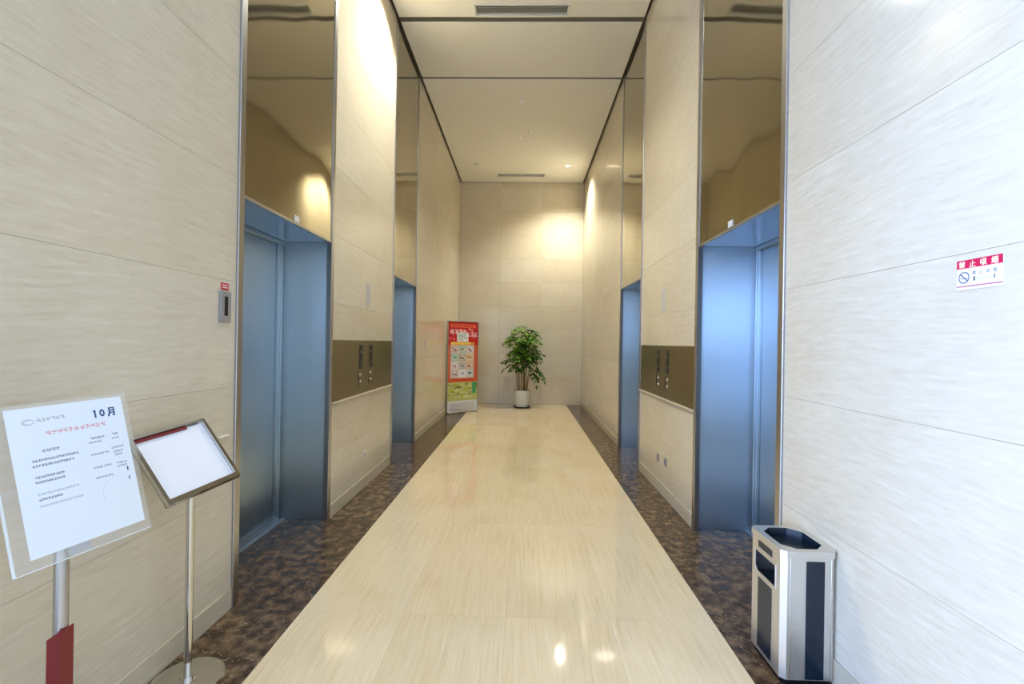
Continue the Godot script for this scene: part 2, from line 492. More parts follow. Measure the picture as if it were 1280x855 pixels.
func materials() -> void:
	var ta := travertine(3, Color8(200, 187, 162), Color8(220, 211, 191), Color8(236, 230, 217), 1024, 0.66)
	var tb := travertine(41, Color8(202, 188, 162), Color8(221, 211, 190), Color8(238, 231, 217), 1024, 0.66)
	var tf := travertine(77, Color8(212, 192, 156), Color8(229, 214, 184), Color8(238, 228, 205), 1024, 0.95, 16, 40)
	var dm := dark_marble(11)
	var shades := [Color(1, 1, 1), Color(0.98, 0.977, 0.97), Color(0.99, 0.98, 0.965)]
	for k in 3:
		var m := mat("travertine_%d" % k, shades[k], 0.13, 0.0, [ta, tb, ta][k])
		m.metallic_specular = 0.32
		m = mat("strip_stone_%d" % k, shades[k] * Color(0.985, 0.97, 0.95), 0.05, 0.0, tf)
		m.metallic_specular = 0.45
	for k in 2:
		var m := mat("dark_marble_%d" % k, [Color(1, 1, 1), Color(0.9, 0.88, 0.86)][k], 0.18, 0.0, dm)
		m.metallic_specular = 0.4
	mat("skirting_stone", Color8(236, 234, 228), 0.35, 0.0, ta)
	mat("mortar", Color8(196, 186, 166), 0.9)
	var brushed := mat("steel", Color8(186, 203, 214), 0.36, 1.0)
	brushed.anisotropy_enabled = true
	brushed.anisotropy = 1.0
	mat("soffit_steel", Color8(176, 190, 206), 0.2, 1.0)
	mat("steel_trim", Color8(186, 186, 188), 0.28, 1.0)
	mat("bin_steel", Color8(222, 219, 212), 0.3, 0.85)
	mat("chrome", Color8(214, 212, 206), 0.09, 1.0)
	mat("panel_bronze", Color8(156, 146, 118), 0.22, 1.0)
	mat("bronze", Color8(176, 168, 146), 0.06, 1.0)
	mat("plaster", Color8(206, 200, 188), 0.9)
	mat("groove_metal", Color8(120, 116, 108), 0.4, 0.6)
	mat("ceiling_paint", Color8(248, 245, 237), 0.85)
	mat("white_paint", Color8(228, 228, 224), 0.5)
	mat("grey_grille", Color8(150, 152, 152), 0.5)
	mat("black", Color8(14, 14, 14), 0.18)
	mat("dark_blue", Color8(16, 30, 44), 0.2)
	mat("white_plastic", Color8(232, 230, 226), 0.35)
	mat("pale_sticker", Color8(204, 200, 204), 0.4)
	mat("grey_plastic", Color8(150, 150, 150), 0.4)
	mat("red_plastic", Color8(118, 26, 30), 0.4)
	mat("red_label", Color8(204, 60, 72), 0.5)
	mat("paper", Color8(236, 238, 246), 0.6)
	mat("menu_print", Color.WHITE, 0.5, 0.0, print_menu())
	mat("ban_print", Color.WHITE, 0.4, 0.0, print_ban())
	mat("poster_print", Color.WHITE, 0.45, 0.0, print_poster())
	mat("pot_glaze", Color8(222, 224, 220), 0.25)
	mat("soil", Color8(52, 38, 28), 0.95)
	mat("cane", Color8(134, 104, 66), 0.7)
	mat("hall_wall", Color8(206, 200, 190), 0.6)
	for k in 3:
		var lf := mat("leaf_%d" % k, [Color8(84, 134, 46), Color8(124, 164, 62), Color8(60, 108, 42)][k], 0.35)
		lf.backlight = Color(0.25, 0.35, 0.08)
	var ac := mat("acrylic", Color(0.93, 0.97, 0.98, 0.07), 0.03)
	ac.transparency = BaseMaterial3D.TRANSPARENCY_ALPHA
	var ed := mat("edge", Color(0.96, 0.98, 0.98, 0.6), 0.15)  # whiter and denser than the board, paints its edge highlight
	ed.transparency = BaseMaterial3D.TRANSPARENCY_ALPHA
	var gl := mat("glass", Color(0.9, 0.95, 0.97, 0.08), 0.02)
	gl.transparency = BaseMaterial3D.TRANSPARENCY_ALPHA
	var glow := mat("lamp_glow", Color8(255, 244, 222), 0.5)
	glow.emission_enabled = true
	glow.emission = Color(1.0, 0.92, 0.78)
	glow.emission_energy_multiplier = 3.0

func pick(base: String) -> Material:
	return M["%s_%d" % [base, rng.randi() % 3]]

func roff() -> Vector2:
	return Vector2(rng.randf(), rng.randf())

# ------------------------------------------------------------------ shell
const VENTS := [[-0.645, 0.465, 5.725, 5.91], [-0.675, 0.43, 11.485, 11.635]]
const TILE_Z := [-1.45, -0.07, 1.32, 2.71, 4.09, 5.98, 7.31, 8.9, 10.5, 12.08]

func build_floor() -> void:
	var f := setting("floor", "polished stone floor with a cream strip between dark marble borders", "floor")
	var st := mb()
	box6(st, -6.2, 2.6, -0.25, -0.014, -6.2, 12.6)
	obj("slab", st, M.mortar, f)
	var cols := [SL, SL + 0.582, SL + 1.165, SL + 1.747, SR]
	for i in TILE_Z.size() - 1:
		var z0: float = TILE_Z[i]
		var z1: float = TILE_Z[i + 1]
		for c in 4:
			st = mb()
			box6(st, cols[c] + 0.0003, cols[c + 1] - 0.0003, -0.014, 0, z0 + 0.0005, z1 - 0.0005, 0.0003, roff(), 0.42)
			obj("cream_tile", st, pick("strip_stone"), f)
		for side in [[WL - 0.48, SL], [SR, WR + 0.52]]:
			st = mb()
			box6(st, side[0] + 0.001, side[1] - 0.001, -0.014, 0, z0 + 0.0007, z1 - 0.0007, 0.0006, roff(), 0.8)
			obj("dark_marble_tile", st, M["dark_marble_%d" % (rng.randi() % 2)], f)
	st = mb()
	box6(st, -6.1, WL - 0.482, -0.014, 0, -6.1, 1.2, 0.0, roff(), 0.4)
	box6(st, WL - 0.482, WR + 0.5, -0.014, 0, -6.1, TILE_Z[0], 0.0, roff(), 0.4)
	obj("hall_paving", st, M.strip_stone_0, f)

func stone(parent: Node, s: int, y0: float, y1: float, z0: float, z1: float) -> void:
	var st := mb()
	var x := WL if s < 0 else WR
	box6(st, x, x + s * 0.024, y0 + 0.0005, y1 - 0.0005, z0 + 0.0005, z1 - 0.0005, 0.0007, roff(), 0.36)
	obj("stone_panel", st, pick("travertine"), parent)

func build_walls() -> void:
	for s in [-1, 1]:
		var x := WL if s < 0 else WR
		var w := setting("wall_left" if s < 0 else "wall_right", "%s travertine wall with steel framed lift openings" % ["left", "right"][(s + 1) / 2], "wall")
		var zs: float = 0.9 if s < 0 else -6.1
		var st := mb()
		for seg in [[zs, LIFTS[0][0]], [LIFTS[0][1], LIFTS[1][0]], [LIFTS[1][1], 12.6]]:
			box6(st, x + s * 0.025, x + s * 0.95, 0, 6.0, seg[0], seg[1])
		for l in LIFTS:
			box6(st, x + s * 0.03, x + s * 0.95, HD + 0.02, 6.0, l[0], l[1])
			box6(st, x + s * 0.56, x + s * 0.95, 0, HD + 0.02, l[0], l[1])
		obj("core", st, M.mortar, w)
		var spans := [[zs, LIFTS[0][0]], [LIFTS[0][1], LIFTS[1][0]], [LIFTS[1][1], 8.9], [8.9, 10.5], [10.5, ZB]]
		if s > 0: spans = [[-6.1, -3.9], [-3.9, -1.7], [-1.7, 0.5], [0.5, LIFTS[0][0]]] + spans.slice(1)
		for i in spans.size():
			var z0: float = spans[i][0]
			var z1: float = spans[i][1]
			var ys := ROWS.duplicate()
			if is_equal_approx(z0, LIFTS[0][1]):
				ys = [0.12, 0.56, 1.0, 1.55, 1.87, 2.465, 3.06, 3.655, 4.25, 4.845, 5.44, 5.60]
			for k in ys.size() - 1:
				stone(w, s, ys[k], ys[k + 1], z0, z1)
		var sk := setting("baseboard_left" if s < 0 else "baseboard_right", "pale stone skirting along the foot of the %s wall" % ["left", "right"][(s + 1) / 2], "skirting")
		for seg in [[zs, LIFTS[0][0]], [LIFTS[0][1], LIFTS[1][0]], [LIFTS[1][1], ZB]]:
			st = mb()
			box6(st, x - s * 0.007, x + s * 0.024, 0, 0.119, seg[0], seg[1], 0.002, roff(), 0.3)
			obj("skirting_board", st, M.skirting_stone, sk)
	var b := setting("wall_back", "travertine end wall behind the plant", "wall")
	var st := mb()
	box6(st, WL - 0.9, WR + 0.9, 0, 6.0, ZB + 0.025, ZB + 0.45)
	obj("core", st, M.mortar, b)
	var ys := [0.0] + ROWS.slice(1)
	var xs := [WL, -0.62, 0.418, WR]
	for k in ys.size() - 1:
		for i in 3:
			st = mb()
			box6(st, xs[i] + 0.001, xs[i + 1] - 0.001, ys[k] + 0.001, ys[k + 1] - 0.001, ZB, ZB + 0.024, 0.0012, roff(), 0.36)
			obj("stone_panel", st, pick("travertine"), b)

func build_ceiling() -> void:
	var c := setting("ceiling", "plain painted ceiling in three bays parted by dark grooves", "ceiling")
	var st := mb()
	box6(st, -6.3, WR + 0.9, HC + 0.16, HC + 0.4, -6.3, 12.6)
	obj("slab", st, M.plaster, c)
	var g := 0.035
	# two bays are cut out round the air vents
	for z in [[0.9, 2.68, 0], [2.74, 4.06, 0], [4.12, 5.945, 1], [6.05, 7.30, 0], [7.36, ZB - g, 2]]:
		st = mb()
		if z[2] == 0:
			box6(st, WL + g, WR - g, HC, HC + 0.03, z[0], z[1], 0.002)
		else:
			var o: Array = VENTS[z[2] - 1]
			box6(st, WL + g, o[0], HC, HC + 0.03, z[0], z[1])
			box6(st, o[1], WR - g, HC, HC + 0.03, z[0], z[1])
			box6(st, o[0], o[1], HC, HC + 0.03, z[0], o[2])
			box6(st, o[0], o[1], HC, HC + 0.03, o[3], z[1])
		obj("ceiling_panel", st, M.ceiling_paint, c)
	st = mb()
	box6(st, -6.1, WR - g, HC, HC + 0.03, -6.1, 0.87, 0.002)
	obj("ceiling_panel", st, M.ceiling_paint, c)
	for z in [[2.68, 2.74], [4.06, 4.12], [5.945, 6.05], [7.30, 7.36]]:
		st = mb()
		box6(st, WL + g, WR - g, HC + 0.012, HC + 0.05, z[0] - 0.01, z[1] + 0.01)
		obj("groove_strip", st, M.groove_metal, c)

# the open hall behind and left of the camera, whose glazing gives the cool daylight
func build_front_hall() -> void:
	var w := setting("wall_front", "plain wall with tall glazing behind the viewer", "wall")
	var st := mb()
	box6(st, -0.2, WR + 0.9, 0, 6.0, -6.3, -6.1)
	box6(st, -6.3, -0.2, 3.52, 6.0, -6.3, -6.1)
	box6(st, -6.3, -0.2, 0, 1.48, -6.3, -6.1)
	box6(st, -6.3, -5.4, 1.48, 3.52, -6.3, -6.1)
	box6(st, -6.3, -6.1, 3.45, 6.0, -6.1, 0.9)
	box6(st, -6.3, -6.1, 0, 0.2, -6.1, 0.9)
	box6(st, -6.3, -6.1, 0.84, 1.55, -5.4, 0.9)
	box6(st, -6.3, -6.1, 0.2, 3.45, -6.1, -5.4)
	box6(st, -6.3, WL - 0.9, 0, 6.0, 0.9, 1.2)
	obj("hall_wall", st, M.hall_wall, w)
	var win := setting("window_1", "tall glazing on the left of the front hall", "window")
	for k in 5:
		var z: float = -5.4 + k * 1.575
		st = mb()
		box6(st, -6.09, -6.04, 0.2, 3.45, z - 0.03, z + 0.03, 0.004)
		obj("mullion", st, M.steel_trim, win)
		if k == 4: break
		for y in [[0.2, 0.84], [1.55, 3.45]]:
			st = mb()
			box6(st, -6.19, -6.18, y[0], y[1], z, z + 1.575)
			obj("pane", st, M.glass, win)
	win = setting("window_2", "tall glazing at the rear of the front hall", "window")
	for k in 5:
		var x: float = -5.4 + k * 1.3
		st = mb()
		box6(st, x - 0.03, x + 0.03, 1.48, 3.52, -6.25, -6.12, 0.004)
		obj("mullion", st, M.steel_trim, win)
		if k == 4: break
		st = mb()
		box6(st, x + 0.03, x + 1.27, 1.48, 3.52, -6.19, -6.18)
		obj("pane", st, M.glass, win)

# ------------------------------------------------------------------ lifts
func wavy(st: SurfaceTool, x: float, s: int, y0: float, y1: float, z0: float, z1: float, seed_: int) -> void:
	# a thin metal sheet that is not quite flat, as large pressed panels never are
	var n := noise(FastNoiseLite.TYPE_SIMPLEX_SMOOTH, 1.0, seed_, 1)
	var nu := 26
	var nv := 60
	var hgt := func(z: float, y: float) -> float: return n.get_noise_2d(z * 1.6, y * 1.1) * 0.0016
	var P := []
	var N := []
	for j in nv + 1:
		for i in nu + 1:
			var y := lerpf(y0, y1, float(j) / nv)
			var z := lerpf(z0, z1, float(i) / nu)
			P.append(V(x - s * (0.004 + hgt.call(z, y)), y, z))
			var dz: float = (hgt.call(z + 0.01, y) - hgt.call(z - 0.01, y)) / 0.02
			var dy: float = (hgt.call(z, y + 0.01) - hgt.call(z, y - 0.01)) / 0.02
			N.append(V(-s, -dy, -dz).normalized())
	for j in nv:
		for i in nu:
			var k := j * (nu + 1) + i
			var q := [k, k + 1, k + nu + 2, k + nu + 1]
			var z := Vector2.ZERO
			tri(st, [P[q[0]], P[q[1]], P[q[2]]], [N[q[0]], N[q[1]], N[q[2]]], [z, z, z])
			tri(st, [P[q[0]], P[q[2]], P[q[3]]], [N[q[0]], N[q[2]], N[q[3]]], [z, z, z])

func build_lift(s: int, k: int) -> void:
	var x := WL if s < 0 else WR
	var z0: float = LIFTS[k][0]
	var z1: float = LIFTS[k][1]
	var dp: float = 0.42 if s < 0 else 0.48
	var xd := x + s * dp
	var which: String = ["left wall, nearest the sign stands", "left wall, beyond the button panel", "right wall, behind the litter bin", "right wall, beyond the button panel"][(0 if s < 0 else 2) + k]
	var d := setting("door_%d" % ((0 if s < 0 else 2) + k + 1), "brushed steel lift entrance in the " + which, "lift entrance")
	var st := mb()
	for e in [[z0, 1], [z1, -1]]:
		st = mb()
		box6(st, x - s * 0.012, x + s * 0.03, 0, TOP, e[0], e[0] + e[1] * 0.055, 0.003)
		obj("frame_strip", st, M.steel_trim, d)
		st = mb()
		box6(st, x + s * 0.03, xd, 0, HD, e[0], e[0] + e[1] * 0.02, 0.002)
		obj("jamb_panel", st, M.steel, d)
	# bronze sheet over the opening
	st = mb()
	var za := z0 + 0.057
	var zb := z1 - 0.057
	box6(st, x + s * 0.0, x + s * 0.02, HD, TOP, za, zb)
	wavy(st, x, s, HD, TOP, za, zb, 30 + k * 7 + s)
	quad(st, V(x - s * 0.004, HD, za), V(x - s * 0.004, HD, zb), V(x, HD, zb), V(x, HD, za), Vector3.DOWN)
	var over := obj("bronze_panel", st, M.bronze, d)
	over.set_meta("label", "bronze mirror panel from the opening up to the ceiling")
	st = mb()
	box6(st, x - s * 0.008, x + s * 0.02, HD - 0.012, HD + 0.006, za, zb, 0.002)
	obj("panel_edge", st, M.steel_trim, d)
	if k == 0:
		st = mb()
		var zt: float = 3.42 if s < 0 else 3.43
		box6(st, x - s * 0.011, x - s * 0.006, HD + 0.008, HD + 0.052, zt - 0.035, zt + 0.035)
		var tg := obj("paper_tag", st, M.white_plastic, d)
		tg.set_meta("label", "small white tag at the foot of the bronze panel")
	# inside the recess
	st = mb()
	box6(st, x + s * 0.021, xd + s * 0.06, HD, HD + 0.02, z0, z1)
	obj("soffit", st, M.soffit_steel, d)
	var zi := z0 + 0.02
	var zo := z1 - 0.02
	var fw := 0.065
	for e in [[zi, 1], [zo, -1]]:
		st = mb()
		box6(st, xd - s * 0.0, xd + s * 0.06, 0, HD - 0.034, e[0], e[0] + e[1] * fw, 0.003)
		box6(st, xd - s * 0.014, xd + s * 0.06, 0, HD - 0.034, e[0] + e[1] * fw * 0.45, e[0] + e[1] * fw * 0.72, 0.003)
		obj("door_frame", st, M.steel, d)
	st = mb()
	box6(st, xd - s * 0.012, xd + s * 0.05, HD - 0.034, HD, zi, zo, 0.004)
	obj("door_head", st, M.steel, d)
	var zm := (z0 + z1) / 2
	for e in [[zi + fw + 0.006, zm - 0.0015], [zm + 0.0015, zo - fw - 0.006]]:
		st = mb()
		box6(st, xd + s * 0.028, xd + s * 0.06, 0.008, HD - 0.036, e[0], e[1], 0.003)
		obj("door_leaf", st, M.steel, d)
	st = mb()
	box6(st, xd - s * 0.002, xd + s * 0.07, 0, 0.006, zi, zo, 0.001)
	box6(st, xd - s * 0.055, xd - s * 0.012, 0, 0.005, zi, zo, 0.001)
	obj("sill", st, M.steel_trim, d)
	st = mb()
	box6(st, xd + s * 0.062, xd + s * 0.075, 0, HD + 0.02, z0, z1)
	obj("shaft_lining", st, M.black, d)

# ------------------------------------------------------------------ things on the walls
func build_wall_fittings() -> void:
	for s in [-1, 1]:
		var x := WL if s < 0 else WR
		var t := thing("call_panel", ["wide bronze mirror call panel on the left wall, over the single white outlet", "wide bronze mirror call panel on the bright right wall, over the paired outlets"][(s + 1) / 2], "call panel", V(x, 1.0, 5.03))
		var st := mb()
		box6(st, s * 0.0, -s * 0.006, 0.004, 0.546, -0.926, 0.941, 0.002)
		obj("plate", st, M.panel_bronze, t)
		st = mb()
		box6(st, 0.0, -s * 0.022, -0.014, 0.003, -0.928, 0.943, 0.003)  # pale strip added for the light caught by the stone edge
		obj("gleam_strip", st, M.skirting_stone, t)
		for z in ([-0.19, 0.13] if s < 0 else [-0.15, 0.17]):
			st = mb()
			box6(st, -s * 0.004, -s * 0.010, 0.26, 0.50, z - 0.045, z + 0.045, 0.002)
			var dsp := obj("floor_display", st, M.black, t)
			for y in [0.315, 0.42]:
				st = mb()
				prism3(st, [V(0, y, z - 0.012), V(0, y, z + 0.012), V(0, y + 0.025, z)], Vector3(-s * 0.010, 0, 0), Vector3(-s * 0.0106, 0, 0))
				obj("arrow_mark", st, M.grey_plastic, dsp)
			for y in [0.13, 0.20]:
				st = mb()
				var pts := []
				pts = [V(-s * 0.004, y, z), V(-s * 0.012, y, z), V(-s * 0.014, y, z)]
				tube(st, pts, [0.02, 0.02, 0.016], 20)
				obj("button", st, M.chrome, t)
			st = mb()
			box6(st, -s * 0.004, -s * 0.006, 0.09, 0.245, z + s * 0.055 - 0.012, z + s * 0.055 + 0.012, 0.001)
			obj("label_strip", st, M.pale_sticker, t)
		# faint sticker higher on the same stretch of stone
		st = mb()
		box6(st, 0, -s * 0.002, 0, 0.25, -0.055, 0.055, 0.001)
		box6(st, 0, -s * 0.002, 0.06, 0.20, 0.06, 0.09, 0.001)
		var k := obj("wall_sticker", st, M.pale_sticker)
		k.position = V(x, 1.90, 5.04)
		tag(k, ["faint pale sticker on the left wall above the bronze call panel", "faint pale sticker on the bright right wall above the bronze call panel"][(s + 1) / 2], "sticker")
	outlet(-1, 5.03, 0.34, M.white_plastic, "small white socket plate low on the left wall")
	outlet(1, 5.17, 0.35, M.grey_plastic, "grey socket plate on the right wall, the far one of the pair")
	outlet(1, 4.90, 0.365, M.grey_plastic, "grey socket plate on the right wall, the near one of the pair")
	# key switch with its red label
	var t := thing("key_switch", "grey switch plate with a dark slot under a red label, beside the near left lift", "switch", V(WL, 1.637, 2.61))
	var st := mb()
	box6(st, 0, 0.012, 0, 0.172, -0.048, 0.048, 0.004)
	obj("plate", st, M.grey_plastic, t)
	st = mb()
	box6(st, 0.012, 0.0135, 0.035, 0.142, -0.014, 0.016, 0.001)
	obj("slot", st, M.black, t)
	st = mb()
	box6(st, 0, 0.004, 0.176, 0.216, -0.034, 0.034, 0.001)
	var rl := obj("label_plate", st, M.red_label, t)
	rl.set_meta("label", "red label above the plate")
	st = mb()
	box6(st, 0.004, 0.0046, 0.188, 0.192, -0.026, 0.026)
	box6(st, 0.004, 0.0046, 0.201, 0.205, -0.026, 0.020)
	obj("print", st, M.paper, rl)
	# small stone coloured cover behind the notice tray
	t = thing("cover_box", "small stone coloured cover box on the left wall behind the notice tray", "cover box", V(WL, 0.925, 2.60))
	st = mb()
	box6(st, 0, 0.018, 0, 0.075, -0.04, 0.03, 0.003)
	obj("body", st, M.travertine_1, t)
	st = mb()
	box6(st, 0, 0.03, 0.076, 0.088, -0.05, 0.045, 0.003)
	obj("lid", st, M.travertine_0, t)
	# slot on the far stretch of the left wall
	t = thing("card_slot", "narrow grey slot plate on the left wall just before the poster", "switch", V(WL, 1.42, 7.95))
	st = mb()
	box6(st, 0, 0.008, 0, 0.16, -0.07, 0.07, 0.002)
	obj("plate", st, M.pale_sticker, t)
	st = mb()
	box6(st, 0.008, 0.012, 0.02, 0.14, -0.03, -0.005, 0.001)
	obj("slot", st, M.grey_grille, t)
	# no smoking sign
	t = thing("no_smoking_sign", "red and white no smoking sign on the bright right wall", "sign", V(WR, 1.748, 1.572))
	st = mb()
	box6(st, 0, -0.003, 0, 0.098, -0.079, 0.079, 0.0005)
	obj("plate", st, M.white_plastic, t)
	st = mb()
	quad(st, V(-0.0034, 0.098, 0.078), V(-0.0034, 0.098, -0.078), V(-0.0034, 0.001, -0.078), V(-0.0034, 0.001, 0.078), Vector3(-1, 0, 0))
	obj("print", st, M.ban_print, t)

func outlet(s: int, z: float, y: float, m: Material, label: String) -> void:
	var x := WL if s < 0 else WR
	var t := thing("wall_socket", label, "socket", V(x, y, z))
	var st := mb()
	box6(st, 0, -s * 0.008, -0.043, 0.043, -0.043, 0.043, 0.003)
	obj("plate", st, m, t)
	st = mb()
	for h in [[0.016, 0.0, 0.012, 0.003], [-0.012, -0.012, 0.003, 0.010], [-0.012, 0.012, 0.003, 0.010]]:
		box6(st, -s * 0.008, -s * 0.0086, h[0] - h[3], h[0] + h[3], h[1] - h[2], h[1] + h[2])
	obj("holes", st, M.black, t)

# ------------------------------------------------------------------ things on the ceiling
func build_ceiling_fittings() -> void:
	vent("white louvred air vent across the front edge of the ceiling", -0.67, 0.49, 5.70, 5.935, 5)
	vent("narrow slot air vent close to the end wall", -0.70, 0.455, 11.46, 11.66, 2)
	lamp("lit round downlight in the far right corner of the ceiling", 0.938, 10.92, true, 4.0)
	lamp("unlit round downlight in the far left corner of the ceiling", -1.15, 10.86, false, 0.0)
	lamp("lit round downlight at the top of the near left wall, out of the frame", -1.27, 5.33, true, 4.0)
	lamp("added fill light shaped as a downlight between the call panels, out of the frame", -0.5, 4.7, true, 1.5)  # added lamp, brightens the middle and far lobby
	lamp("added fill light shaped as a downlight in the front hall, out of the frame", 0.0, -2.6, true, 1.2)  # added lamp, general fill from behind the camera
	for p in [[-0.10, 8.03, "white smoke detector on the ceiling, nearest the dark groove", 0.06], [0.046, 9.19, "tiny sprinkler cap on the ceiling right of the middle", 0.035], [-0.14, 9.446, "tiny sprinkler cap on the ceiling left of the middle", 0.04]]:
		var st := mb()
		lathe(st, [Vector2(0.0, -0.05), Vector2(p[3] * 0.45, -0.05), Vector2(p[3] * 0.8, -0.03), Vector2(p[3], -0.015), Vector2(p[3], 0.0)], 24)
		var o := obj("smoke_detector" if p[3] > 0.05 else "sprinkler_cap", st, M.ceiling_paint)
		o.position = V(p[0], HC, p[1])
		tag(o, p[2], "smoke detector" if p[3] > 0.05 else "sprinkler")

func vent(label: String, x0: float, x1: float, z0: float, z1: float, n: int) -> void:
	var xc := (x0 + x1) / 2
	var zc := (z0 + z1) / 2
	var t := thing("air_vent", label, "vent", V(xc, HC, zc))
	var hx := (x1 - x0) / 2
	var hz := (z1 - z0) / 2
	var r := 0.028
	var st := mb()
	box6(st, -hx, hx, -0.014, 0, -hz, -hz + r, 0.003)
	box6(st, -hx, hx, -0.014, 0, hz - r, hz, 0.003)
	box6(st, -hx, -hx + r, -0.014, 0, -hz + r, hz - r, 0.003)
	box6(st, hx - r, hx, -0.014, 0, -hz + r, hz - r, 0.003)
	obj("frame", st, M.white_paint, t)
	for k in n:
		var z := lerpf(-hz + r, hz - r, (k + 0.5) / n)
		st = mb()
		var w := 0.017
		var q := [V(-hx + r, 0.004, z + w * 0.6), V(hx - r, 0.004, z + w * 0.6), V(hx - r, -0.005, z - w * 0.6), V(-hx + r, -0.005, z - w * 0.6)]
		quad(st, q[0], q[1], q[2], q[3], V(0, -0.9, -0.4).normalized())
		var up := Vector3(0, 0.002, 0)
		quad(st, q[0] + up, q[1] + up, q[2] + up, q[3] + up, V(0, 0.9, 0.4).normalized())
		obj("slat", st, M.white_paint, t)

func lamp(label: String, x: float, z: float, lit: bool, energy: float) -> void:
	var t := thing("downlight", label, "ceiling lamp", V(x, HC, z))
	var st := mb()
	lathe(st, [Vector2(0.052, -0.004), Vector2(0.058, -0.008), Vector2(0.072, -0.006), Vector2(0.074, 0.0)], 32)
	obj("ring", st, M.white_paint, t)
	st = mb()
	lathe(st, [Vector2(0.0, -0.004), Vector2(0.053, -0.003)], 32)
	obj("lens", st, M.lamp_glow if lit else M.white_plastic, t)
	if not lit: return
	var l := SpotLight3D.new()
	l.name = "downlight_light"
	l.light_color = Color(1.0, 0.985, 0.91)
	l.light_energy = energy
	l.light_size = 0.05
	l.spot_angle = 66.0
	l.spot_angle_attenuation = 0.8
	l.spot_range = 30.0
	l.spot_attenuation = 2.0
	l.shadow_enabled = true
	l.position = Vector3(0, -0.07, 0)
	l.rotation.x = -PI / 2
	t.add_child(l)

# ------------------------------------------------------------------ stands
func build_menu_stand() -> void:
	var C := Vector3(-1.346, 1.139, -1.433)
	var B := Basis.from_euler(Vector3(-0.25, 1.247, 0.044))
	var foot := V(-1.392, 0, 1.425)
	var t := thing("menu_stand", "sign post with a clear board holding a white October sheet, red sleeve round the post", "sign stand", foot)
	var st := mb()
	lathe(st, [Vector2(0.0, 0.0), Vector2(0.13, 0.0), Vector2(0.13, 0.012), Vector2(0.12, 0.02), Vector2(0.02, 0.026), Vector2(0.0, 0.026)], 40)
	obj("base", st, M.steel_trim, t)
	st = mb()
	tube(st, [Vector3(0, 0.02, 0), Vector3(0, 1.06, 0)], [0.0185, 0.0185], 20)
	obj("post", st, M.steel_trim, t)
	st = mb()
	# square sleeve with a sloping top
	var h := 0.0215
	var top := [0.635, 0.665, 0.665, 0.635]
	var cs := [Vector3(-h, 0, h), Vector3(h, 0, h), Vector3(h, 0, -h), Vector3(-h, 0, -h)]
	for i in 4:
		var j := (i + 1) % 4
		var n: Vector3 = (cs[i] + cs[j]).normalized()
		quad(st, cs[i] + Vector3.UP * 0.03, cs[j] + Vector3.UP * 0.03, cs[j] + Vector3.UP * top[j], cs[i] + Vector3.UP * top[i], n)
	quad(st, cs[0] + Vector3.UP * top[0], cs[1] + Vector3.UP * top[1], cs[2] + Vector3.UP * top[2], cs[3] + Vector3.UP * top[3], Vector3.UP)
	obj("sleeve", st, M.red_plastic, t).set_meta("label", "dark red sleeve")
	st = mb()
	var at := func(u: float, v: float, w: float) -> Vector3: return C + B * Vector3(u, v, w) - foot
	plate(st, at, -0.185, 0.165, -0.24, 0.222, -0.009, -0.004)
	var cb := obj("clear_board", st, M.acrylic, t)
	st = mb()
	plate(st, at, -0.188, -0.1835, -0.24, 0.222, -0.010, -0.003)  # whiter strips paint in the bright highlight along the board edges
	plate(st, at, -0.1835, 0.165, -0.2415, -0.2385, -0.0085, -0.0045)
	obj("edge_glint", st, M.edge, cb)
	st = mb()
	plate(st, at, -0.1485, 0.1485, -0.21, 0.21, -0.0036, -0.0024)
	var sh := obj("sheet", st, M.paper, t)
	st = mb()
	quad(st, at.call(-0.1485, 0.21, -0.0018), at.call(0.1485, 0.21, -0.0018), at.call(0.1485, -0.21, -0.0018), at.call(-0.1485, -0.21, -0.0018), B.z)
	obj("print", st, M.menu_print, sh)
	st = mb()
	plate(st, at, -0.06, -0.005, -0.235, -0.205, -0.03, -0.0095)
	obj("clamp", st, M.steel_trim, t)

func plate(st: SurfaceTool, at: Callable, u0: float, u1: float, v0: float, v1: float, w0: float, w1: float) -> void:
	var p := []
	for w in [w0, w1]:
		for c in [[u0, v0], [u1, v0], [u1, v1], [u0, v1]]: p.append(at.call(c[0], c[1], w))
	var mid: Vector3 = (p[0] + p[6]) / 2
	for f in [[0, 1, 2, 3], [4, 5, 6, 7], [0, 1, 5, 4], [1, 2, 6, 5], [2, 3, 7, 6], [3, 0, 4, 7]]:
		var n: Vector3 = (p[f[1]] - p[f[0]]).cross(p[f[2]] - p[f[0]]).normalized()
		if n.dot((p[f[0]] + p[f[2]]) / 2 - mid) < 0: n = -n
		quad(st, p[f[0]], p[f[1]], p[f[2]], p[f[3]], n)

